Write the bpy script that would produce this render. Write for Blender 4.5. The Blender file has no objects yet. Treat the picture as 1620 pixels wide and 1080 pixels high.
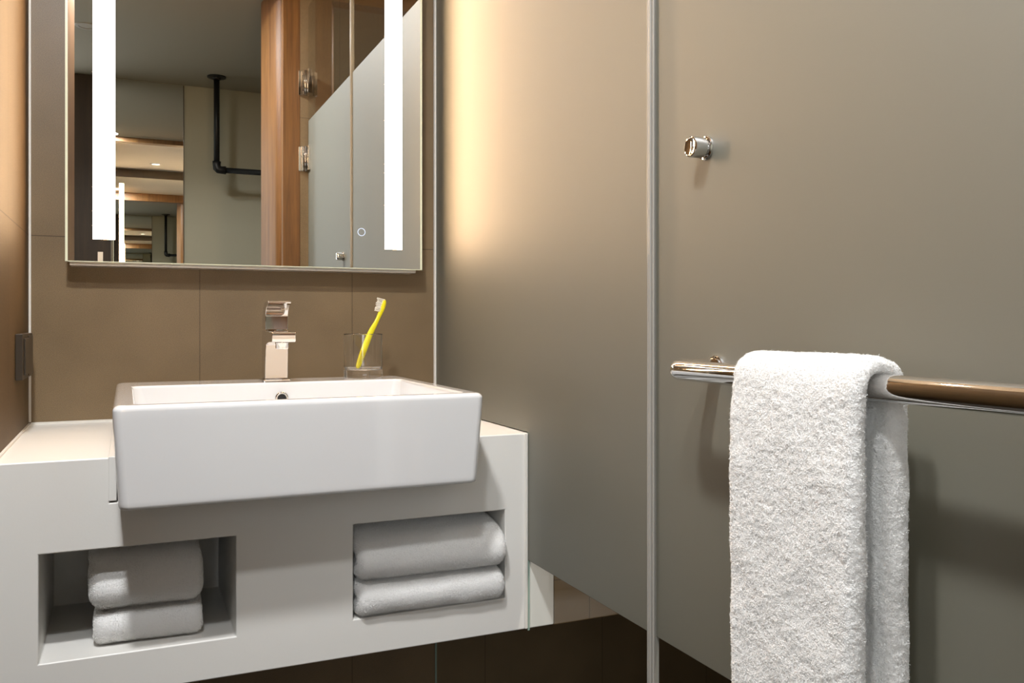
import bpy, bmesh, math, random
import numpy as np
from mathutils import Vector, Matrix, noise

random.seed(7); RNG = np.random.default_rng(11)
SC = bpy.context.scene
COL = SC.collection
H = 1.043                       # camera height; heights below are given relative to it and lifted by H

# ------------------------------------------------------------------ camera, world, exposure
cam = bpy.data.cameras.new('camera'); co = bpy.data.objects.new('camera', cam); COL.objects.link(co)
co.location = (0, 0, H); co.rotation_euler = (math.pi/2, 0, -math.atan(610/1366))
cam.sensor_width = 36; cam.lens = 1366/1620*36; cam.shift_y = -32/1620
cam.clip_start = .02
SC.camera = co
w = bpy.data.worlds.new('world'); SC.world = w; w.use_nodes = True
w.node_tree.nodes['Background'].inputs[0].default_value = (.9, .95, 1, 1)
w.node_tree.nodes['Background'].inputs[1].default_value = .02
vs = SC.view_settings
vs.view_transform = 'Standard'; vs.look = 'None'; vs.exposure = 0; vs.gamma = 1; vs.use_curve_mapping = False
SC.cycles.max_bounces = 14; SC.cycles.transmission_bounces = 10; SC.cycles.glossy_bounces = 10
SC.cycles.transparent_max_bounces = 12
SC.cycles.use_denoising = True

def downlight(name, x, y, z, watts, col, size, spread=180):
    """the light of a flat round lens set in the ceiling"""
    l = bpy.data.lights.new(name, 'AREA'); l.shape = 'DISK'; l.size = size; l.energy = watts; l.color = col
    l.spread = math.radians(spread)
    o = bpy.data.objects.new(name, l); o.location = (x, y, z); COL.objects.link(o)
LED_COL = (1.0, .65, .36); LED_POWER = 46
FILL_POWER = 3.8  # strength of the glowing fill pane added in the hall
downlight('lamp_basin', .22, 1.46, H+1.283, 2.4, (1, .88, .74), .06, 160)
downlight('lamp_doorway', -.095, .47, H+1.283, 34, (.97, .985, 1), .13)
downlight('lamp_hall_fill', -.105, .08, H+1.236, 13, (.96, .98, 1), .11)  # added fill lamp, placed out of the mirrors' view
downlight('lamp_shower_fill', 1.0, .60, H+1.283, 13, (1, .92, .82), .09, 75)  # added to brighten the shower ledge; narrow beam keeps upper walls dark

# ------------------------------------------------------------------ materials
def nodes(name):
    m = bpy.data.materials.new(name); m.use_nodes = True
    nt = m.node_tree; return m, nt, nt.nodes['Principled BSDF']
def N(nt, t, **kw):
    n = nt.nodes.new(t)
    for k, v in kw.items(): setattr(n, k, v)
    return n
def math_(nt, op, a, b=None, c=None):
    n = N(nt, 'ShaderNodeMath', operation=op)
    for i, v in enumerate((a, b, c)):
        if v is None: continue
        if isinstance(v, (int, float)): n.inputs[i].default_value = v
        else: nt.links.new(v, n.inputs[i])
    return n.outputs[0]
def plain(name, col, rough=.5, metal=0, spec=.5, bump=0, bscale=200, var=0, coat=0, sheen=0, trans=0, ior=1.5):
    m, nt, p = nodes(name)
    p.inputs['Base Color'].default_value = (*col, 1); p.inputs['Roughness'].default_value = rough
    p.inputs['Metallic'].default_value = metal; p.inputs['Specular IOR Level'].default_value = spec
    p.inputs['Coat Weight'].default_value = coat; p.inputs['Sheen Weight'].default_value = sheen
    p.inputs['Transmission Weight'].default_value = trans; p.inputs['IOR'].default_value = ior
    tc = N(nt, 'ShaderNodeTexCoord')
    if bump or var:
        nz = N(nt, 'ShaderNodeTexNoise'); nz.inputs['Scale'].default_value = bscale; nz.inputs['Detail'].default_value = 4
        nt.links.new(tc.outputs['Object'], nz.inputs['Vector'])
        if bump:
            b = N(nt, 'ShaderNodeBump'); b.inputs['Strength'].default_value = bump; b.inputs['Distance'].default_value = .001
            nt.links.new(nz.outputs['Fac'], b.inputs['Height']); nt.links.new(b.outputs[0], p.inputs['Normal'])
        if var:
            r = N(nt, 'ShaderNodeMix', data_type='RGBA'); nt.links.new(nz.outputs['Fac'], r.inputs[0])
            r.inputs[6].default_value = (*[c*(1-var) for c in col], 1); r.inputs[7].default_value = (*[min(1, c*(1+var)) for c in col], 1)
            nt.links.new(r.outputs[2], p.inputs['Base Color'])
    return m

def tile(name, axis, off, col=(.20, .139, .075), pitch=.303, rough=.42, spec=.45):
    """large matt porcelain tiles with hairline joints; axis is the horizontal direction of the wall"""
    m, nt, p = nodes(name)
    g = N(nt, 'ShaderNodeNewGeometry'); s = N(nt, 'ShaderNodeSeparateXYZ'); nt.links.new(g.outputs['Position'], s.inputs[0])
    def joint(v, o, per, wd):
        f = math_(nt, 'FRACT', math_(nt, 'ADD', math_(nt, 'DIVIDE', math_(nt, 'SUBTRACT', v, o), per), 1000.5))
        d = math_(nt, 'MULTIPLY', math_(nt, 'ABSOLUTE', math_(nt, 'SUBTRACT', f, .5)), per)
        return math_(nt, 'LESS_THAN', d, wd)
    j = math_(nt, 'MAXIMUM', joint(s.outputs['XYZ'.index(axis)], off, pitch, .0007), joint(s.outputs[2], 1.2, .6, .0009))
    fine = N(nt, 'ShaderNodeTexNoise'); fine.inputs['Scale'].default_value = 900; fine.inputs['Detail'].default_value = 2
    big = N(nt, 'ShaderNodeTexNoise'); big.inputs['Scale'].default_value = 7; big.inputs['Detail'].default_value = 3
    nt.links.new(g.outputs['Position'], fine.inputs['Vector']); nt.links.new(g.outputs['Position'], big.inputs['Vector'])
    fac = math_(nt, 'ADD', math_(nt, 'MULTIPLY', fine.outputs['Fac'], .75), math_(nt, 'MULTIPLY', big.outputs['Fac'], .25))
    cr = N(nt, 'ShaderNodeValToRGB'); nt.links.new(fac, cr.inputs[0])
    cr.color_ramp.elements[0].position = .3; cr.color_ramp.elements[1].position = .72
    cr.color_ramp.elements[0].color = (*[c*.58 for c in col], 1); cr.color_ramp.elements[1].color = (*[c*1.45 for c in col], 1)
    mx = N(nt, 'ShaderNodeMix', data_type='RGBA'); nt.links.new(j, mx.inputs[0]); nt.links.new(cr.outputs[0], mx.inputs[6])
    mx.inputs[7].default_value = (*[c*.45 for c in col], 1); nt.links.new(mx.outputs[2], p.inputs['Base Color'])
    p.inputs['Roughness'].default_value = rough; p.inputs['Specular IOR Level'].default_value = spec
    b = N(nt, 'ShaderNodeBump'); b.inputs['Strength'].default_value = .35; b.inputs['Distance'].default_value = .0006
    hgt = math_(nt, 'SUBTRACT', math_(nt, 'MULTIPLY', fine.outputs['Fac'], .4), j)
    nt.links.new(hgt, b.inputs['Height']); nt.links.new(b.outputs[0], p.inputs['Normal'])
    return m

def wood(name, a, b_, scale=(45, 45, 2.2), rough=.5):
    m, nt, p = nodes(name)
    g = N(nt, 'ShaderNodeTexCoord'); mp = N(nt, 'ShaderNodeMapping'); mp.inputs['Scale'].default_value = scale
    nt.links.new(g.outputs['Object'], mp.inputs[0])
    n1 = N(nt, 'ShaderNodeTexNoise'); n1.inputs['Scale'].default_value = 1; n1.inputs['Detail'].default_value = 6; n1.inputs['Distortion'].default_value = .6
    n2 = N(nt, 'ShaderNodeTexNoise'); n2.inputs['Scale'].default_value = 6; n2.inputs['Detail'].default_value = 3
    nt.links.new(mp.outputs[0], n1.inputs['Vector']); nt.links.new(mp.outputs[0], n2.inputs['Vector'])
    f = math_(nt, 'ADD', math_(nt, 'MULTIPLY', n1.outputs['Fac'], .7), math_(nt, 'MULTIPLY', n2.outputs['Fac'], .3))
    cr = N(nt, 'ShaderNodeValToRGB'); nt.links.new(f, cr.inputs[0])
    cr.color_ramp.elements[0].position = .35; cr.color_ramp.elements[1].position = .65
    cr.color_ramp.elements[0].color = (*a, 1); cr.color_ramp.elements[1].color = (*b_, 1)
    nt.links.new(cr.outputs[0], p.inputs['Base Color']); p.inputs['Roughness'].default_value = rough
    return m

def emit(name, col, s):
    m = bpy.data.materials.new(name); m.use_nodes = True; nt = m.node_tree; nt.nodes.clear()
    e = N(nt, 'ShaderNodeEmission'); e.inputs[0].default_value = (*col, 1); e.inputs[1].default_value = s
    o = N(nt, 'ShaderNodeOutputMaterial'); nt.links.new(e.outputs[0], o.inputs[0]); return m

def clear_glass(name, tint=(.975, .985, .98)):
    m = bpy.data.materials.new(name); m.use_nodes = True; nt = m.node_tree; nt.nodes.clear()
    t = N(nt, 'ShaderNodeBsdfTransparent'); t.inputs[0].default_value = (*tint, 1)
    g = N(nt, 'ShaderNodeBsdfGlossy'); g.inputs['Roughness'].default_value = 0
    f = N(nt, 'ShaderNodeFresnel'); f.inputs[0].default_value = 1.5
    x = N(nt, 'ShaderNodeMixShader'); o = N(nt, 'ShaderNodeOutputMaterial')
    ge = N(nt, 'ShaderNodeNewGeometry'); fr = math_(nt, 'MULTIPLY', f.outputs[0], math_(nt, 'SUBTRACT', 1, ge.outputs['Backfacing']))
    nt.links.new(fr, x.inputs[0]); nt.links.new(t.outputs[0], x.inputs[1]); nt.links.new(g.outputs[0], x.inputs[2])
    nt.links.new(x.outputs[0], o.inputs[0]); return m

def frosted(name, col=(.145, .138, .100)):
    """acid-etched glass: part diffuse, part see-through blur, with a broad sheen"""
    m, nt, p = nodes(name)
    p.inputs['Base Color'].default_value = (*col, 1); p.inputs['Roughness'].default_value = .57
    p.inputs['IOR'].default_value = 2.2; p.inputs['Specular IOR Level'].default_value = .8
    nz = N(nt, 'ShaderNodeTexNoise'); nz.inputs['Scale'].default_value = 600; g = N(nt, 'ShaderNodeNewGeometry')
    nt.links.new(g.outputs['Position'], nz.inputs['Vector'])
    b = N(nt, 'ShaderNodeBump'); b.inputs['Strength'].default_value = .08; b.inputs['Distance'].default_value = .0005
    nt.links.new(nz.outputs['Fac'], b.inputs['Height']); nt.links.new(b.outputs[0], p.inputs['Normal'])
    r = N(nt, 'ShaderNodeBsdfTranslucent'); r.inputs[0].default_value = (.45, .47, .38, 1)
    x = N(nt, 'ShaderNodeMixShader'); x.inputs[0].default_value = .25
    nt.links.new(p.outputs[0], x.inputs[1]); nt.links.new(r.outputs[0], x.inputs[2])
    nt.links.new(x.outputs[0], nt.nodes['Material Output'].inputs[0]); return m

def terry(name):
    m, nt, p = nodes(name)
    p.inputs['Base Color'].default_value = (.93, .925, .91, 1); p.inputs['Roughness'].default_value = .95
    p.inputs['Specular IOR Level'].default_value = .1; p.inputs['Sheen Weight'].default_value = .25
    p.inputs['Sheen Roughness'].default_value = .5
    g = N(nt, 'ShaderNodeNewGeometry'); nz = N(nt, 'ShaderNodeTexNoise'); nz.inputs['Scale'].default_value = 420; nz.inputs['Detail'].default_value = 3
    nt.links.new(g.outputs['Position'], nz.inputs['Vector'])
    b = N(nt, 'ShaderNodeBump'); b.inputs['Strength'].default_value = .6; b.inputs['Distance'].default_value = .002
    nt.links.new(nz.outputs['Fac'], b.inputs['Height']); nt.links.new(b.outputs[0], p.inputs['Normal'])
    tr = N(nt, 'ShaderNodeBsdfTranslucent'); tr.inputs[0].default_value = (.9, .88, .85, 1)
    x = N(nt, 'ShaderNodeMixShader'); x.inputs[0].default_value = .08
    nt.links.new(p.outputs[0], x.inputs[1]); nt.links.new(tr.outputs[0], x.inputs[2]); nt.links.new(x.outputs[0], nt.nodes['Material Output'].inputs[0])
    return m

M = dict(
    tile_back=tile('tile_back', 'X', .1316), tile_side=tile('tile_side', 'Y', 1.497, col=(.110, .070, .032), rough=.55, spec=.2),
    tile_front=tile('tile_front', 'X', .1316),
    white=plain('solid_surface', (.80, .785, .745), .34, bump=.06, bscale=300),
    ceramic=plain('ceramic', (.765, .765, .765), .07, coat=.6),
    chrome=plain('chrome', (.80, .79, .78), .045, 1), steel=plain('steel', (.78, .77, .75), .12, 1),
    alu=plain('aluminium', (.62, .59, .55), .35, .7), darkmetal=plain('dark_bronze', (.055, .042, .030), .38, .3),
    mirror=plain('mirror_silver', (.86, .88, .86), 0, 1),
    mirror2=plain('mirror_silver_hall', (.84, .86, .84), 0, 1),
    led=emit('led', LED_COL, LED_POWER), ring=emit('touch_ring', (.80, .87, 1), 1.1),
    fill_glow=emit('fill_glow_pane', (.93, .97, 1), FILL_POWER), edge=plain('edge_glow_tint', (.80, .82, .62), .25), lamp=emit('lamp_lens', (1, .93, .82), 6),
    lamp_off=plain('lamp_off', (.35, .3, .24), .4),
    clear=clear_glass('clear_glass'), frost=frosted('frosted_glass'),
    glassedge=plain('glass_edge', (.30, .42, .36), .2), seal=plain('seal', (.42, .40, .36), .2, trans=.2),
    silicone=plain('silicone', (.75, .72, .66), .4),
    wood=wood('oak', (.11, .042, .008), (.20, .088, .020)), darkwood=wood('dark_wood', (.022, .011, .004), (.045, .023, .009), rough=.65),
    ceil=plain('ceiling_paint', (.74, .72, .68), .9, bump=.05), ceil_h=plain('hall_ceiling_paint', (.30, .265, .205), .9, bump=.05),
    grey=plain('grey_green_paint', (.40, .375, .285), .85, bump=.05), floor=plain('dark_floor', (.055, .045, .035), .5, bump=.2, var=.2),
    pipe=plain('black_pipe', (.012, .012, .012), .45, .4, bump=.2), black=plain('hole', (.01, .01, .01), .7),
    yellow=plain('yellow_plastic', (.92, .80, .015), .3, coat=.3), bristle=plain('bristles', (.85, .80, .70), .8),
    tumbler=plain('tumbler_glass', (1, 1, 1), 0, trans=1, ior=1.48), towel=terry('terry_cotton'),
)

# ------------------------------------------------------------------ helpers
def z(v): return H + v
def link(name, bm, mat, parent=None, smooth=False, bevel=0, seg=2):
    me = bpy.data.meshes.new(name); bm.normal_update(); bm.to_mesh(me); bm.free()
    o = bpy.data.objects.new(name, me); COL.objects.link(o)
    if mat: me.materials.append(mat)
    if parent: o.parent = parent; o.matrix_parent_inverse = parent.matrix_world.inverted() if False else Matrix.Translation(-Vector(parent.location))
    if smooth:
        for p in me.polygons: p.use_smooth = True
    if bevel:
        b = o.modifiers.new('bevel', 'BEVEL'); b.width = bevel; b.segments = seg; b.limit_method = 'ANGLE'; b.angle_limit = math.radians(40)
        b.harden_normals = True
        for p in me.polygons: p.use_smooth = True
    return o
def tag(o, label=None, cat=None, group=None, kind=None):
    for k, v in (('label', label), ('category', cat), ('group', group), ('kind', kind)):
        if v: o[k] = v
    return o
def empty(name, loc, label, cat, group=None):
    o = bpy.data.objects.new(name, None); o.location = loc; o.empty_display_size = .05; COL.objects.link(o)
    return tag(o, label, cat, group)
def box(bm, x0, x1, y0, y1, z0, z1):
    v = [bm.verts.new((x, y, zz)) for zz in (z0, z1) for y in (y0, y1) for x in (x0, x1)]
    for f in ((0, 2, 3, 1), (4, 5, 7, 6), (0, 1, 5, 4), (2, 6, 7, 3), (0, 4, 6, 2), (1, 3, 7, 5)):
        bm.faces.new([v[i] for i in f])
    return bm
def bx(*a): return box(bmesh.new(), *a)
def struct(name, bm, mat, **kw): return tag(link(name, bm, mat, **kw), kind='structure')
def cells(xs, ys, zs, solid):
    """solid made of grid cells; only outer faces are kept, flat areas are merged"""
    bm = bmesh.new(); vv = {}
    def V(i, j, k):
        if (i, j, k) not in vv: vv[(i, j, k)] = bm.verts.new((xs[i], ys[j], zs[k]))
        return vv[(i, j, k)]
    nx, ny, nz = len(xs)-1, len(ys)-1, len(zs)-1
    S = lambda i, j, k: 0 <= i < nx and 0 <= j < ny and 0 <= k < nz and solid((xs[i]+xs[i+1])/2, (ys[j]+ys[j+1])/2, (zs[k]+zs[k+1])/2)
    for i in range(nx):
        for j in range(ny):
            for k in range(nz):
                if not S(i, j, k): continue
                for d, q in (((-1, 0, 0), ((0,0,0),(0,0,1),(0,1,1),(0,1,0))), ((1,0,0), ((1,0,0),(1,1,0),(1,1,1),(1,0,1))),
                             ((0,-1,0), ((0,0,0),(1,0,0),(1,0,1),(0,0,1))), ((0,1,0), ((0,1,0),(0,1,1),(1,1,1),(1,1,0))),
                             ((0,0,-1), ((0,0,0),(0,1,0),(1,1,0),(1,0,0))), ((0,0,1), ((0,0,1),(1,0,1),(1,1,1),(0,1,1)))):
                    if not S(i+d[0], j+d[1], k+d[2]):
                        bm.faces.new([V(i+a, j+b, k+c) for a, b, c in q])
    bmesh.ops.dissolve_limit(bm, angle_limit=.01, verts=bm.verts[:], edges=bm.edges[:])
    return bm
def extrude_poly(pts, axis, a0, a1):
    """polygon in the plane normal to axis, extruded a0..a1"""
    bm = bmesh.new()
    def p3(p, a):
        return {'X': (a, p[0], p[1]), 'Y': (p[0], a, p[1]), 'Z': (p[0], p[1], a)}[axis]
    A = [bm.verts.new(p3(p, a0)) for p in pts]; B = [bm.verts.new(p3(p, a1)) for p in pts]
    bm.faces.new(A); bm.faces.new(B[::-1]); n = len(pts)
    for i in range(n): bm.faces.new((A[i], B[i], B[(i+1) % n], A[(i+1) % n]))
    bmesh.ops.recalc_face_normals(bm, faces=bm.faces[:]); return bm
def lathe(prof, c, axis='Z', n=40, bm=None, closed=False):
    bm = bm or bmesh.new(); rings = []
    for r, h in prof:
        ring = []
        for i in range(n):
            a = 2*math.pi*i/n; u, v = r*math.cos(a), r*math.sin(a)
            p = {'Z': (u, v, h), 'X': (h, u, v), 'Y': (u, h, v)}[axis]
            ring.append(bm.verts.new(Vector(c)+Vector(p)))
        rings.append(ring)
    for a, b in zip(rings, rings[1:]+([rings[0]] if closed else [])):
        for i in range(n): bm.faces.new((a[i], a[(i+1) % n], b[(i+1) % n], b[i]))
    if not closed: bm.faces.new(rings[0][::-1]); bm.faces.new(rings[-1])
    bmesh.ops.recalc_face_normals(bm, faces=bm.faces[:]); return bm
def tube(path, r, n=20, bm=None, cap=True):
    bm = bm or bmesh.new(); P = [Vector(p) for p in path]; rings = []
    up = Vector((0, 0, 1))
    for i, p in enumerate(P):
        t = (P[min(i+1, len(P)-1)]-P[max(i-1, 0)]).normalized()
        rr = r[i] if isinstance(r, (list, tuple)) else r
        if i == 0: s = t.cross(up if abs(t.z) < .9 else Vector((0, 1, 0))).normalized()
        else: s = (s - t*s.dot(t)).normalized()
        q = t.cross(s)
        rings.append([bm.verts.new(p+s*math.cos(2*math.pi*k/n)*rr+q*math.sin(2*math.pi*k/n)*rr) for k in range(n)])
    for a, b in zip(rings, rings[1:]):
        for k in range(n): bm.faces.new((a[k], a[(k+1) % n], b[(k+1) % n], b[k]))
    if cap: bm.faces.new(rings[0][::-1]); bm.faces.new(rings[-1])
    bmesh.ops.recalc_face_normals(bm, faces=bm.faces[:]); return bm
def rrect(x0, x1, y0, y1, r, n=8):
    r = max(r, 1e-4); out = []
    for cx, cy, a0 in ((x1-r, y1-r, 0), (x0+r, y1-r, 90), (x0+r, y0+r, 180), (x1-r, y0+r, 270)):
        for i in range(n+1):
            a = math.radians(a0+90*i/n); out.append((cx+r*math.cos(a), cy+r*math.sin(a)))
    return out
def rings_mesh(rings, cap0=True, cap1=True):
    bm = bmesh.new(); R = [[bm.verts.new(p) for p in ring] for ring in rings]; n = len(R[0])
    for a, b in zip(R, R[1:]):
        for k in range(n): bm.faces.new((a[k], a[(k+1) % n], b[(k+1) % n], b[k]))
    if cap0: bm.faces.new(R[0][::-1])
    if cap1: bm.faces.new(R[-1])
    bmesh.ops.recalc_face_normals(bm, faces=bm.faces[:]); return bm

# ------------------------------------------------------------------ the room
XL, XG, YB, YV = -.1625, .618, 1.80, 1.32
YF = -1.35                        # far wall of the hall behind the camera
ZB, ZH = 1.286, 1.24              # ceilings of bathroom and hall (relative)
struct('floor', bx(-1.1, 1.6, YF-.1, YB+.1, -.08, 0), M['floor'])
struct('wall_back', bx(XL-.1, 1.6, YB, YB+.1, 0, z(ZB)+.05), M['tile_back'])
struct('wall_left', bx(XL-.1, XL, .567, YB, 0, z(ZB)+.05), M['tile_side'])
struct('wall_right', bx(1.5, 1.6, .247, YB, 0, z(ZB)+.05), M['tile_side'])
struct('wall_front', cells([.59, 1.6], [.02, .247], [0, z(ZB)+.05], lambda *a: True), M['tile_front'])
struct('ceiling', bx(XL-.1, 1.6, .247, YB+.1, z(ZB), z(ZB)+.06), M['ceil'])
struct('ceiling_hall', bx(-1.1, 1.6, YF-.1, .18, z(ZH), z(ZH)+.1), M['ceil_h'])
struct('wall_hall_far', cells([-1.1, -1.06, -.285, 1.6], [YF-.1, YF], [0, .55, 2.16, z(ZH)], lambda x, y, q: not (-1.06 < x < -.285 and .55 < q < 2.16)), M['grey'])
struct('fill_panel_1', bx(-1.06, -.285, YF-.06, YF-.05, .55, 2.16), M['fill_glow'])  # glowing pane added in the opening as soft frontal fill, unseen in the mirrors
struct('wall_hall_left', bx(-1.2, -1.1, YF-.1, .19, 0, z(ZH)), M['grey'])
struct('wall_hall_right', bx(1.5, 1.6, YF, .02, 0, z(ZH)), M['grey'])
struct('wall_hall_near', bx(-1.1, XL-.03, .15, .247, 0, z(ZH)), M['grey'])
# pale sealant lines
struct('trim_1', bx(XL, XL+.0035, YB-.005, YB, z(-.184), z(ZB)), M['silicone'])
struct('trim_2', bx(XL+.004, XG-.003, YB-.006, YB, z(-.1889), z(-.1849)), M['silicone'])
struct('trim_3', bx(XL, XL+.004, YV+.002, YB-.006, z(-.1889), z(-.1855)), M['silicone'])

df = empty('door_frame', (XL, .2, 0), 'oak doorway frame reflected in the mirror, tall orange-brown jamb', 'door frame')
link('jamb', bx(XL-.03, XL, .19, .567, 0, z(ZB)), M['wood'], df)
link('jamb', extrude_poly([(.59, .247), (.527, .247), (.527, .212), (.516, .206), (.508, .190), (.480, .045), (.480, .02), (.59, .02)], 'Z', 0, z(ZB)), M['wood'], df, bevel=.0015)
link('head', bx(XL, .527, .18, .247, z(1.21), z(ZB)), M['wood'], df)

# hall things seen only in the mirror
tm = empty('tall_mirror', (.1, YF, 0), 'tall narrow frameless mirror on the hall wall, seen reflected beside the left light strip', 'mirror')
link('mirror_pane', bx(-.07, .273, YF, YF+.006, .05, z(ZH)-.004), M['mirror2'], tm)
link('edge_strip', cells([.273, .2765], [YF, YF+.009], [.05, z(ZH)-.004], lambda *a: True), M['darkmetal'], tm)
wp = empty('wood_panel', (-.18, YF, 0), 'dark brown hall panel with pale vertical strip, reflected left of the tall mirror', 'wall panel')
link('board', bx(-.280, -.072, YF, YF+.02, 0, z(ZH)-.002), M['darkwood'], wp)
link('pale_strip', bx(-.132, -.108, YF+.02, YF+.024, 0, z(.35)), M['alu'], wp)
pr = empty('clothes_rail', (.418, -1.11, z(ZH)), 'black iron pipe clothes rail hanging from the hall ceiling, seen in the mirror', 'clothes rail')
link('ceiling_flange', lathe([(.02, -.016), (.022, -.008), (.046, -.006), (.046, 0)], (.418, -1.11, z(ZH)), n=28), M['pipe'], pr, smooth=False)
link('drop_pipe', tube([(.418, -1.11, z(ZH)-.012), (.418, -1.11, z(.79))], .0145), M['pipe'], pr, smooth=True)
link('elbow', tube([(.418, -1.11, z(.81)), (.418, -1.11, z(.79)), (.420, -1.11, z(.778)), (.428, -1.11, z(.77)), (.44, -1.11, z(.768)), (.462, -1.11, z(.768))], [.021, .019, .021, .021, .019, .021]), M['pipe'], pr, smooth=True)
link('rail_pipe', tube([(.455, -1.11, z(.768)), (1.5, -1.11, z(.768))], .0145), M['pipe'], pr, smooth=True)

def fixture(x, y, zz, label, group, lit=True):
    e = empty('downlight', (x, y, z(zz)), label, 'ceiling light', group)
    link('trim_ring', lathe([(.031, -.003), (.043, -.003), (.046, 0), (.031, 0)], (x, y, z(zz)), n=36, closed=True), M['ceil'] if lit else M['lamp_off'], e)
    link('lens', lathe([(.030, -.0015), (.030, 0)], (x, y, z(zz)), n=32), M['lamp'] if lit else M['lamp_off'], e)
fixture(.22, 1.46, ZB, 'small lit round downlight in the bathroom ceiling, seen doubly reflected in the mirror', None)
fixture(-.095, .47, ZB, 'lit round downlight in the ceiling just inside the doorway', None)
fixture(1.0, .60, ZB, 'added round fill downlight in the ceiling of the shower', None)
fixture(-.105, .08, ZH, 'added round fill downlight in the hall ceiling by the doorway', None)
fixture(-.153, -.54, ZH, 'round brownish unlit downlight near the top left of the mirror', None, False)

# ------------------------------------------------------------------ vanity
ZT = -.1089; BX0, BX1, BY0, BY1 = -.0177, .4984, 1.215, 1.680; HB = -.2462
nl, nr = (-.108, .1467), (.3206, .5767)
zt, zb, znt, znb = z(-.1889), z(-.5188), z(-.3146), z(-.4615)
cx0, cx1, cyb, czb = -.0215, .5022, 1.690, z(-.2515)
def vsolid(x, y, q):
    if cx0 < x < cx1 and y < cyb and q > czb: return False
    if znb < q < znt and y < 1.58 and (nl[0] < x < nl[1] or nr[0] < x < nr[1]): return False
    return True
xs = sorted([XL+.0005, nl[0], nl[1], nr[0], nr[1], cx0, cx1, .668])
van = empty('vanity_unit', (.25, 1.56, zb), 'white solid-surface vanity with two open towel niches under the basin', 'vanity')
link('counter_body', cells(xs, [YV, 1.58, cyb, YB-.0005], [zb, znb, znt, czb, zt], vsolid), M['white'], van, bevel=.0022, seg=3)
for a, c in ((cx0-.0012, BX0+.0055), (BX1-.0055, cx1+.0012)):
    link('sealant', bx(a, c, YV-.0012, cyb, z(-.2492), zt+.0015), M['white'], van, bevel=.001)

# stone ledge in the shower, level with the vanity
struct('wall_shower_ledge', cells([.6685, 1.5], [YV, YB], [zb, zt], lambda *a: True), M['tile_back'])

# ------------------------------------------------------------------ basin
R = []
def ring(ins, zz, r): R.append([(x, y, z(zz)) for x, y in rrect(BX0+ins, BX1-ins, BY0+ins*.9, BY1-ins*.4, r)])
def iring(x0, x1, y0, y1, zz, r): R.append([(x, y, z(zz)) for x, y in rrect(x0, x1, y0, y1, r)])
ring(.0165, HB, .012); ring(.0125, HB+.0004, .012); ring(.0093, HB+.002, .012); ring(.0080, HB+.006, .012); ring(.0078, HB+.011, .012)
ring(.0012, ZT-.018, .011)
for a in range(0, 91, 15):
    c, s = math.cos(math.radians(a)), math.sin(math.radians(a)); ring(.0010+.0078*(1-c), ZT-.0078*(1-s), .011)
ring(.0100, ZT+.0001, .011)
IX0, IX1, IY0, IY1 = .0100, .4705, 1.2375, 1.577
iring(IX0-.007, IX1+.007, IY0-.007, IY1+.007, ZT, .012)
for a in range(0, 91, 18):
    c, s = math.cos(math.radians(a)), math.sin(math.radians(a))
    d = .005*(1-s); iring(IX0-d, IX1+d, IY0-d, IY1+d, ZT-.005*(1-c), .014)
iring(IX0+.002, IX1-.002, IY0+.002, IY1-.002, ZT-.02, .016)
iring(IX0+.008, IX1-.008, IY0+.008, IY1-.008, ZT-.072, .022)
iring(IX0+.016, IX1-.016, IY0+.016, IY1-.016, ZT-.084, .03)
iring(IX0+.035, IX1-.035, IY0+.035, IY1-.035, ZT-.090, .04)
iring(IX0+.18, IX1-.18, IY0+.13, IY1-.13, ZT-.094, .03)
bas = empty('basin', (.24, 1.45, z(HB)), 'white rectangular ceramic basin set into the vanity counter', 'basin')
bo = link('bowl', rings_mesh(R), M['ceramic'], bas, smooth=True)
wn = bo.modifiers.new('wn', 'WEIGHTED_NORMAL'); wn.weight = 90
OC = (.2526, 1.5718, z(-.1370))
link('overflow_ring', lathe([(.0075, .001), (.0075, -.0030), (.0090, -.0042), (.0112, -.0030), (.0120, -.0005), (.0120, .001)], OC, 'Y', 36, closed=True), M['steel'], bas, smooth=True)
link('overflow_hole', lathe([(.0074, .0002), (.0074, -.0012)], OC, 'Y', 24), M['black'], bas)
link('drain', lathe([(.030, 0), (.030, .003), (.026, .004), (.012, .002), (.010, .001)], (.24, 1.41, z(ZT-.0937)), n=32), M['chrome'], bas, smooth=True)

# ------------------------------------------------------------------ faucet
FX, FY = .2487, 1.622
fa = empty('faucet', (FX, FY, z(ZT)), 'square chrome mixer tap on the back deck of the white basin', 'faucet')
fz = z(ZT)+.0004
Rr = []
for ins, zz in ((.0, 0), (0, .0022), (.0012, .0036)):
    Rr.append([(x, y, fz+zz) for x, y in rrect(FX-.0255+ins, FX+.0255-ins, FY-.0255+ins, FY+.0245-ins, .004, 4)])
link('base_plate', rings_mesh(Rr), M['chrome'], fa)
link('body', extrude_poly([(FY-.0165, fz+.0036), (FY-.0185, z(-.080)), (FY-.0215, z(-.055)), (FY-.0240, z(-.040)), (FY-.0240, z(-.0172)), (FY+.0215, z(-.0172)), (FY+.0215, fz+.0036)], 'X', FX-.0205, FX+.0205), M['chrome'], fa, bevel=.0022, seg=4)
sp = [(FY-.0200, -.0178), (FY-.098, -.0188), (FY-.1000, -.0205), (FY-.0990, -.0345), (FY-.0975, -.0362), (FY-.060, -.0372), (FY-.034, -.0395), (FY-.0205, -.0445)]
link('spout', extrude_poly([(a, z(b)) for a, b in sp], 'X', FX-.0203, FX+.0203), M['chrome'], fa, bevel=.0016, seg=3)
link('aerator', lathe([(.0085, -.0115), (.0105, -.011), (.0115, -.009), (.0115, -.002), (.0125, -.001), (.0125, .003)], (FX, FY-.080, z(-.0372)), n=32), M['chrome'], fa, smooth=True)
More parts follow.
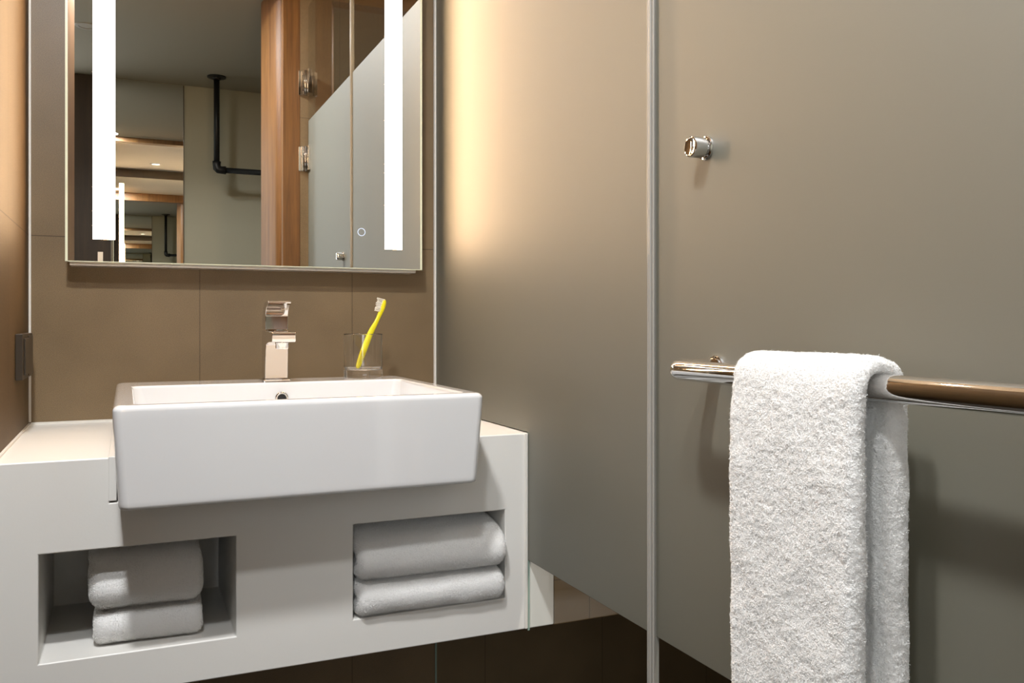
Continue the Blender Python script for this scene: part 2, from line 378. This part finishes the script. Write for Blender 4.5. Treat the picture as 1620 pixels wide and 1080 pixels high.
lv = [(FY-.0195, -.0150), (FY-.0200, .0085), (FY-.0210, .0130), (FY-.0245, .0190), (FY-.0330, .0260), (FY-.0530, .0320), (FY-.0545, .0345),
      (FY-.0530, .0360), (FY-.018, .0352), (FY-.004, .0310), (FY+.010, .0215), (FY+.0185, .0060), (FY+.0205, -.0150)]
link('lever', extrude_poly([(a, z(b)) for a, b in lv], 'X', FX-.0200, FX+.0200), M['chrome'], fa, bevel=.0015, seg=3)
link('collar', lathe([(.0165, 0), (.0165, .0024)], (FX, FY, z(-.0174)), n=32), M['chrome'], fa)

# ------------------------------------------------------------------ tumbler and toothbrush
TX, TY = .4165, 1.636; tz = z(ZT)+.0006
prof = [(.0005, 0), (.0340, 0), (.0350, .0001), (.0362, .0007), (.0368, .0018), (.0370, .0032), (.0370, .006), (.0370, .0825), (.0370, .0834), (.0367, .0840), (.0362, .0842), (.0357, .0840), (.0354, .0834), (.0354, .0825), (.0352, .0230), (.0350, .0200), (.0342, .0175), (.0325, .0158), (.0300, .0150), (.0270, .0148), (.0005, .0148)]
tu = link('tumbler', lathe(prof, (TX, TY, tz), n=64), M['tumbler'], smooth=True)
tag(tu, 'clear glass tumbler with a thick base on the basin deck holding a toothbrush', 'glass')
tb = empty('toothbrush', (.40, 1.62, z(-.092)), 'yellow toothbrush leaning in the glass tumbler', 'toothbrush')
pts = [(.4010, 1.620, -.0920), (.4050, 1.624, -.0820), (.4160, 1.634, -.0590), (.4270, 1.643, -.0370), (.4370, 1.652, -.0180),
       (.4460, 1.656, -.0060), (.4530, 1.659, .0080), (.4590, 1.661, .0200), (.4640, 1.662, .0330), (.4665, 1.663, .0440)]
wds = [.0040, .0062, .0070, .0070, .0062, .0050, .0040, .0056, .0064, .0040]
def ribbon(pts, wds, th):
    P = [Vector((a, b, z(c))) for a, b, c in pts]; rings = []
    ax = Vector((0.35, -1, 0)).normalized()     # the broad side turns mostly along this
    for i, p in enumerate(P):
        t = (P[min(i+1, len(P)-1)]-P[max(i-1, 0)]).normalized(); s = (t.cross(ax)).normalized(); q = t.cross(s)
        rings.append([p+s*math.cos(2*math.pi*k/16)*wds[i]+q*math.sin(2*math.pi*k/16)*th[i] for k in range(16)])
    return rings_mesh(rings)
hd = link('handle', ribbon(pts, wds, [.0022, .0032, .0036, .0036, .0034, .0030, .0026, .0035, .0045, .0025]), M['yellow'], tb, smooth=True)
hd.modifiers.new('s', 'SUBSURF').render_levels = 2
bbm = bmesh.new()
A, B = Vector((.4595, 1.6615, z(.0190))), Vector((.4655, 1.663, z(.0420)))
ax = (B-A).normalized(); out = Vector((-.90, -.20, .22)).normalized(); sd = ax.cross(out).normalized()
for i in range(9):
    for j in range(-1, 2):
        base = A.lerp(B, i/8)+sd*j*.0024
        L = .0135 + .0010*math.sin(i*1.7)
        for k in range(4):
            jit = Vector([random.uniform(-.0007, .0007) for _ in range(3)])
            tube([base+jit, base+jit+out*L], .0008, 5, bbm)
link('bristles', bbm, M['bristle'], tb)

# ------------------------------------------------------------------ lit mirror
mz0, mz1 = z(.1085), z(1.21); mx0, mx1 = -.101, .5727
mi = empty('lit_mirror', (.236, YB, mz0), 'large wall mirror with two bright vertical light strips above the basin', 'mirror')
L1, L2 = (-.0559, -.0192), (.4916, .5284); lz0, lz1 = z(.150), z(1.155)
b = 0.0042
xs = [mx0+b, L1[0], L1[1], L2[0], L2[1], mx1-b]
def msolid(x, y, q): return not (lz0 < q < lz1 and (L1[0] < x < L1[1] or L2[0] < x < L2[1]))
link('mirror_pane', cells(xs, [1.75, 1.755], [mz0+.0012, lz0, lz1, mz1], msolid), M['mirror'], mi)
eb = bmesh.new()
box(eb, mx0, mx0+b, 1.7502, 1.755, mz0, mz1); box(eb, mx1-b, mx1, 1.7502, 1.755, mz0, mz1); box(eb, mx0+b, mx1-b, 1.7502, 1.755, mz0-.0003, mz0+.0012)
link('bevelled_edge', eb, M['edge'], mi)  # pale yellow puts the LED glow on the bevel into its colour
for a in (L1, L2):
    link('light_strip', bx(a[0], a[1], 1.7506, 1.7545, lz0, lz1), M['led'], mi)
link('housing', bx(mx0+.006, mx1-.012, 1.7552, YB, z(.1015), mz1-.006), M['alu'], mi, bevel=.002)
link('touch_button', lathe([(.0068, 0), (.0082, 0), (.0082, .0004), (.0068, .0004)], (.442, 1.7494, z(.1836)), 'Y', 40, closed=True), M['ring'], mi)

# ------------------------------------------------------------------ brown box on the left wall
wo = empty('wall_outlet', (XL, 1.66, z(-.058)), 'brown-grey rectangular outlet box on the left wall by the corner', 'outlet')
link('housing', bx(XL, XL+.0105, 1.584, 1.742, z(-.095), z(-.0205)), M['darkmetal'], wo, bevel=.001)
link('cover', bx(XL+.0105, XL+.0130, 1.604, 1.668, z(-.088), z(-.028)), M['darkmetal'], wo, bevel=.0008)
link('cover', bx(XL+.0105, XL+.0118, 1.672, 1.738, z(-.092), z(-.024)), M['darkmetal'], wo, bevel=.0006)

# ------------------------------------------------------------------ shower screen
G0, G1 = XG, XG+.008; FZ0, FZ1, GT = z(-.4025), z(.745), z(1.17); YJ = .934
def panel(parent, y0, y1, notch):
    nz0, nz1 = zb-.002, zt+.002; ny = YV-.002
    if notch:
        lo = cells([G0, G1], [y0, ny, y1], [.012, nz0, FZ0], lambda x, y, q: y < ny or q < nz0)
        fr = cells([G0, G1], [y0, ny, y1], [FZ0, nz1, FZ1], lambda x, y, q: y < ny or q > nz1)
    else:
        lo = bx(G0, G1, y0, y1, .012, FZ0); fr = bx(G0, G1, y0, y1, FZ0, FZ1)
    link('clear_lower_pane', lo, M['clear'], parent)
    link('frosted_pane', fr, M['frost'], parent, bevel=.0008)
    link('clear_upper_pane', bx(G0, G1, y0, y1, FZ1, GT), M['clear'], parent)
sc_ = empty('glass_screen', (XG, 1.37, 0), 'fixed frosted glass shower panel running from the tiled back wall to the vertical seal', 'glass panel')
panel(sc_, YJ+.011, YB-.003, True)
link('polished_edge', bx(G0-.0004, G0+.0032, YV-.0022, YV-.0010, zb-.002, zt+.002), M['glassedge'], sc_)
link('polished_edge', bx(G0-.0004, G0+.0036, YB-.0042, YB-.0030, .012, zb-.003), M['glassedge'], sc_)
link('wall_seal', bx(G0-.004, G1+.002, YB-.010, YB-.0005, zt+.003, GT), M['silicone'], sc_, bevel=.002)
link('notch_sealant', bx(G0-.006, G0-.0002, YV-.004, YV+.0005, zb+.001, zt+.001), M['silicone'], sc_, bevel=.0018)
s = bmesh.new()
for (dx, y, r) in ((-.0035, YJ+.0105, .0019), (-.0040, YJ+.0050, .0023), (-.0035, YJ-.0010, .0017)):
    tube([(G0+dx, y, .012), (G0+dx, y, GT)], r, 12, s)
box(s, G0-.002, G0+.005, YJ-.0005, YJ+.0108, .012, GT)
link('vertical_seal', s, M['seal'], sc_, smooth=False)

dr = empty('shower_door', (XG, .25, 0), 'frosted glass shower door carrying a chrome knob and a towel bar', 'shower door')
panel(dr, .258, YJ-.0012, False)
KC = (0, .828, z(.202))
kn = link('knob', lathe([(.0142, G0-.0002), (.0142, G0-.0022), (.0132, G0-.0034), (.0100, G0-.0038), (.0100, G0-.0060), (.0121, G0-.0062), (.0124, G0-.0075),
      (.0124, G0-.0205), (.0116, G0-.0225), (.0104, G0-.0229), (.0094, G0-.0222), (.0002, G0-.0216)], KC, 'X', 48), M['chrome'], dr, smooth=True)
kn.modifiers.new('e', 'EDGE_SPLIT').split_angle = math.radians(35)
link('knob', lathe([(.0142, G1+.0002), (.0142, G1+.0030), (.0124, G1+.005), (.0124, G1+.018), (.0110, G1+.0205)], KC, 'X', 40), M['chrome'], dr, smooth=True)
BXc, BZ, br = .556, z(-.0537), .0112
def bend(y_end, sgn):
    out = []; rb = .024
    for a in range(0, 91, 10):
        t = math.radians(a); out.append((BXc+rb*(1-math.cos(t)), y_end-sgn*rb*(1-math.sin(t)), BZ))
    return out
# bar runs from Y=.372 to .808; both ends turn into the glass
far = [(BXc, .786, BZ)] + [(BXc+.022*(1-math.cos(math.radians(a))), .786+.022*math.sin(math.radians(a)), BZ) for a in range(10, 91, 10)] + [(G0-.0002, .808, BZ)]
near = [(G0-.0002, .350, BZ)] + [(BXc+.022*(1-math.cos(math.radians(a))), .372-.022*math.sin(math.radians(a)), BZ) for a in range(90, 0, -10)] + [(BXc, .372, BZ)]
link('towel_bar', tube(near+far, br, 40), M['chrome'], dr, smooth=True)
fl = bmesh.new()
for y in (.808, .350):
    lathe([(.0148, G0-.0001), (.0148, G0-.0030), (.0135, G0-.0042), (.0112, G0-.0044)], (0, y, BZ), 'X', 40, fl)
link('bar_flange', fl, M['chrome'], dr, smooth=False)
for zc in (.885, .603):
    hb = bmesh.new()
    box(hb, .583, .617, .2474, .2520, z(zc)-.045, z(zc)+.045)
    box(hb, .6100, .6178, .262, .296, z(zc)-.045, z(zc)+.045)
    box(hb, .592, .597, .252, .262, z(zc)-.045, z(zc)+.045)
    h = link('hinge', hb, M['chrome'], dr, bevel=.001)
    hp = link('hinge_pin', tube([(.606, .2585, z(zc)-.046), (.606, .2585, z(zc)+.046)], .0052, 16), M['chrome'], h, smooth=True)
    hp.matrix_parent_inverse = Matrix.Identity(4)
    hs = bmesh.new()
    for dz in (-.036, .036):
        lathe([(.004, .2520), (.004, .2538), (.0025, .2545)], (.601, 0, z(zc)+dz), 'Y', 14, hs)
    hq = link('hinge_screws', hs, M['steel'], h); hq.matrix_parent_inverse = Matrix.Identity(4)

# ------------------------------------------------------------------ towels
def resample(path, step):
    P = np.array(path, float); d = np.r_[0, np.cumsum(np.linalg.norm(np.diff(P, axis=0), axis=1))]
    n = max(6, int(d[-1]/step)); s = np.linspace(0, d[-1], n)
    return np.c_[np.interp(s, d, P[:, 0]), np.interp(s, d, P[:, 1])], s
def smooth_path(P, k=3):
    for _ in range(k): P[1:-1] = (P[:-2]+2*P[1:-1]+P[2:])/4
    return P
def cloth_slab(path, half, width, place, step=.0032, edge=None, wob=.0015, seed=0, shift=None, tip=.8, clump=.22):
    """thick sheet following a 2D centre line, swept across its width; edges and tips are rounded like folded terry.
    place(u, v, w): centre-line coords (u, v) and width position w -> world point"""
    C, s = resample(path, step); C = smooth_path(C, 4); n = len(C); Ln = s[-1]
    T = np.gradient(C, axis=0); T /= np.linalg.norm(T, axis=1)[:, None]; Nn = np.c_[-T[:, 1], T[:, 0]]
    hw = half(s/Ln) if callable(half) else np.full(n, half)
    edge = edge or float(np.mean(hw))
    # width samples, denser in the rounded edges
    er = np.array([1-math.cos(math.radians(a)) for a in range(0, 91, 15)])*edge
    W = np.r_[er, np.linspace(edge, width-edge, max(4, int((width-2*edge)/step)))[1:-1], (width-er)[::-1]]
    m = len(W)
    eprof = np.ones(m)
    for i, q in enumerate(W):
        d = min(q, width-q)
        if d < edge: eprof[i] = math.sqrt(max(0, 1-((edge-d)/edge)**2))
    eprof = np.clip(eprof, .02, 1)
    tipf = np.ones(n)
    for i in range(n):
        d = min(s[i], Ln-s[i]); r = hw[i]*tip
        if d < r: tipf[i] = math.sqrt(max(0, 1-((r-d)/r)**2))
    tipf = np.clip(tipf, .05, 1)
    V = np.zeros((2, n, m, 3))
    for side, sg in ((0, 1), (1, -1)):
        for i in range(n):
            for j in range(m):
                hh = hw[i]*eprof[j]*tipf[i]*sg
                u, v = C[i]+Nn[i]*hh
                ww = W[j]-width/2 + (shift(s[i]/Ln) if shift else 0)
                p = Vector(place(u, v, ww))
                p += Vector(noise.noise_vector(p*28+Vector((seed*7.3, 0, 0))))*wob + Vector(noise.noise_vector(p*190+Vector((0, seed*3.1, 0))))*wob*.42 + Vector(noise.noise_vector(p*400))*wob*clump
                V[side, i, j] = p
    idx = np.arange(2*n*m).reshape(2, n, m); F = []
    for sd in (0, 1):
        a = idx[sd]; q = np.stack([a[:-1, :-1], a[1:, :-1], a[1:, 1:], a[:-1, 1:]], -1).reshape(-1, 4)
        F.append(q if sd else q[:, ::-1])
    a, b_ = idx[0], idx[1]
    F.append(np.stack([a[:-1, 0], a[1:, 0], b_[1:, 0], b_[:-1, 0]], -1)); F.append(np.stack([a[:-1, -1], b_[:-1, -1], b_[1:, -1], a[1:, -1]], -1))
    F.append(np.stack([a[0, :-1], b_[0, :-1], b_[0, 1:], a[0, 1:]], -1)); F.append(np.stack([a[-1, :-1], a[-1, 1:], b_[-1, 1:], b_[-1, :-1]], -1))
    return V.reshape(-1, 3), np.concatenate(F)
def pile(V, F, density, length, width, seed):
    """short terry loops grown all over a quad mesh"""
    rng = np.random.default_rng(seed)
    a, b_, c, d = (V[F[:, i]] for i in range(4))
    nrm = np.cross(c-a, d-b_); ar = np.linalg.norm(nrm, axis=1)/2; nrm /= (2*ar[:, None]+1e-12)
    k = rng.choice(len(F), int(ar.sum()*density), p=ar/ar.sum())
    u, v = rng.random((2, len(k), 1))
    P = (a[k]*(1-u)+b_[k]*u)*(1-v)+(d[k]*(1-u)+c[k]*u)*v; Nn = nrm[k]
    r = rng.normal(size=P.shape); D = Nn+.62*r; D /= np.linalg.norm(D, axis=1)[:, None]
    r2 = rng.normal(size=P.shape); S = np.cross(D, r2); S /= np.linalg.norm(S, axis=1)[:, None]
    Q = np.cross(D, S); L = (length*rng.uniform(.55, 1.25, (len(k), 1))); W = width
    p0 = P-Nn*.0006; p1 = p0+D*L*.6+Q*L*.15; p2 = p0+D*L*.95+Q*L*.55
    X = np.stack([p0-S*W, p0+S*W, p1-S*W*1.1, p1+S*W*1.1, p2-S*W*.8, p2+S*W*.8], 1).reshape(-1, 3)
    o = (np.arange(len(k))*6)[:, None]
    G = np.concatenate([o+np.array([[0, 1, 3, 2]]), o+np.array([[2, 3, 5, 4]])])
    return X, G
def towel(name, parts, label, group, density=1.8e6, length=.0022, width=.00014, seed=1):
    Vs, Fs, off = [], [], 0
    for V, F in parts:
        X, G = pile(V, F, density, length, width, seed); seed += 1
        for a, b_ in ((V, F), (X, G)):
            Vs.append(a); Fs.append(b_+off); off += len(a)
    V, F = np.concatenate(Vs), np.concatenate(Fs)
    me = bpy.data.meshes.new(name); me.vertices.add(len(V)); me.vertices.foreach_set('co', V.astype(np.float32).ravel())
    me.loops.add(F.size); me.loops.foreach_set('vertex_index', F.astype(np.int32).ravel())
    me.polygons.add(len(F)); me.polygons.foreach_set('loop_start', (np.arange(len(F))*4).astype(np.int32))
    me.polygons.foreach_set('use_smooth', np.ones(len(F), bool))
    me.update(calc_edges=True); me.materials.append(M['towel'])
    o = bpy.data.objects.new(name, me); COL.objects.link(o)
    return tag(o, label, 'towel', group)

def fold(y0, y1, z0, h_front, h_back, layers_half):
    """U-shaped centre line lying on its side: lower layer, front fold, upper layer (y forward = smaller)"""
    hh = layers_half; low = z0+hh
    P = [(y1, low), ((y0+y1)/2, low), (y0+hh*2.2, low)]
    top_f = z0+h_front-hh; rr = (top_f-low)/2
    for a in range(-80, 81, 10):
        t = math.radians(a); P.append((y0+hh+rr*1.0-rr*math.cos(t)*1.0+.0, low+rr+rr*math.sin(t)))
    P += [(y0+hh+rr+.02, top_f+.25*(h_back-h_front)), (y0+hh+rr+.05, top_f+.7*(h_back-h_front)), (y1, z0+h_back-hh)]
    return P
def niche_towel(name, x0, x1, y0, y1, z0, hf, hb, label, group, seed, skew=0.0, twist=0.0, lean=0.0):
    half = hf/4*.97
    P = fold(y0, y1, z0, hf, hb, half); xc = (x0+x1)/2
    def place(u, v, w_): return (xc+w_+(u-y0)*skew, u+w_*twist+max(0, v-z0-hf*.35)*lean, v)
    A = cloth_slab(P, half, x1-x0, place, edge=half*.9, wob=.0016, seed=seed)
    return towel(name, [A], label, group, seed=seed*10+3)
g1 = 'folded white towels in the vanity niches'
zn = znb+.0012
niche_towel('folded_towel', -.043, .102, 1.343, 1.53, zn, .0440, .046, 'lower folded white towel in the left niche', g1, 1, skew=.03, twist=-.03)
niche_towel('folded_towel', -.047, .104, 1.338, 1.54, zn+.0475, .0800, .094, 'thick upper folded white towel in the left niche', g1, 2, skew=-.04, twist=-.03, lean=.40)
niche_towel('folded_towel', .3265, .5700, 1.302, 1.50, zn, .0540, .056, 'lower folded white towel in the right niche', g1, 3, twist=-.02)
niche_towel('folded_towel', .3255, .5720, 1.294, 1.50, zn+.0570, .0650, .080, 'upper folded white towel in the right niche', g1, 4, twist=-.02, lean=.22)

# hanging towel: two thicknesses over the bar
fx, bx_, ztop = .531, .5755, BZ+br
P = [(fx+.004, z(-.50)), (fx+.001, z(-.30)), (fx, z(-.12)), (fx+.001, z(-.080)), (fx+.002, BZ-.006)]
for a in range(170, 5, -15):
    t = math.radians(a); P.append((BXc-.001+.0205*math.cos(t), BZ+.0025+.0165*math.sin(t)))
P += [(bx_+.001, BZ-.012), (bx_, z(-.10)), (bx_+.002, z(-.30)), (bx_+.002, z(-.46))]
def hhalf(q):
    return np.interp(q, [0, .40, .47, .50, .53, .60, 1], [.0105, .0100, .0075, .0062, .0065, .0120, .0135])
yc = .590
def hplace(u, v, w_):
    k = (BZ-v)
    return (u, yc+w_*(1-.05*max(0, min(1, k/.35)))-.003*max(0, k), v)
ht = cloth_slab(P, hhalf, .158, hplace, step=.002, edge=.009, wob=.0017, seed=9, clump=.5)
towel('hanging_towel', [ht], 'long white terry towel hanging over the chrome bar on the shower door', None, density=3.0e6, length=.0014, width=.00013, seed=77)
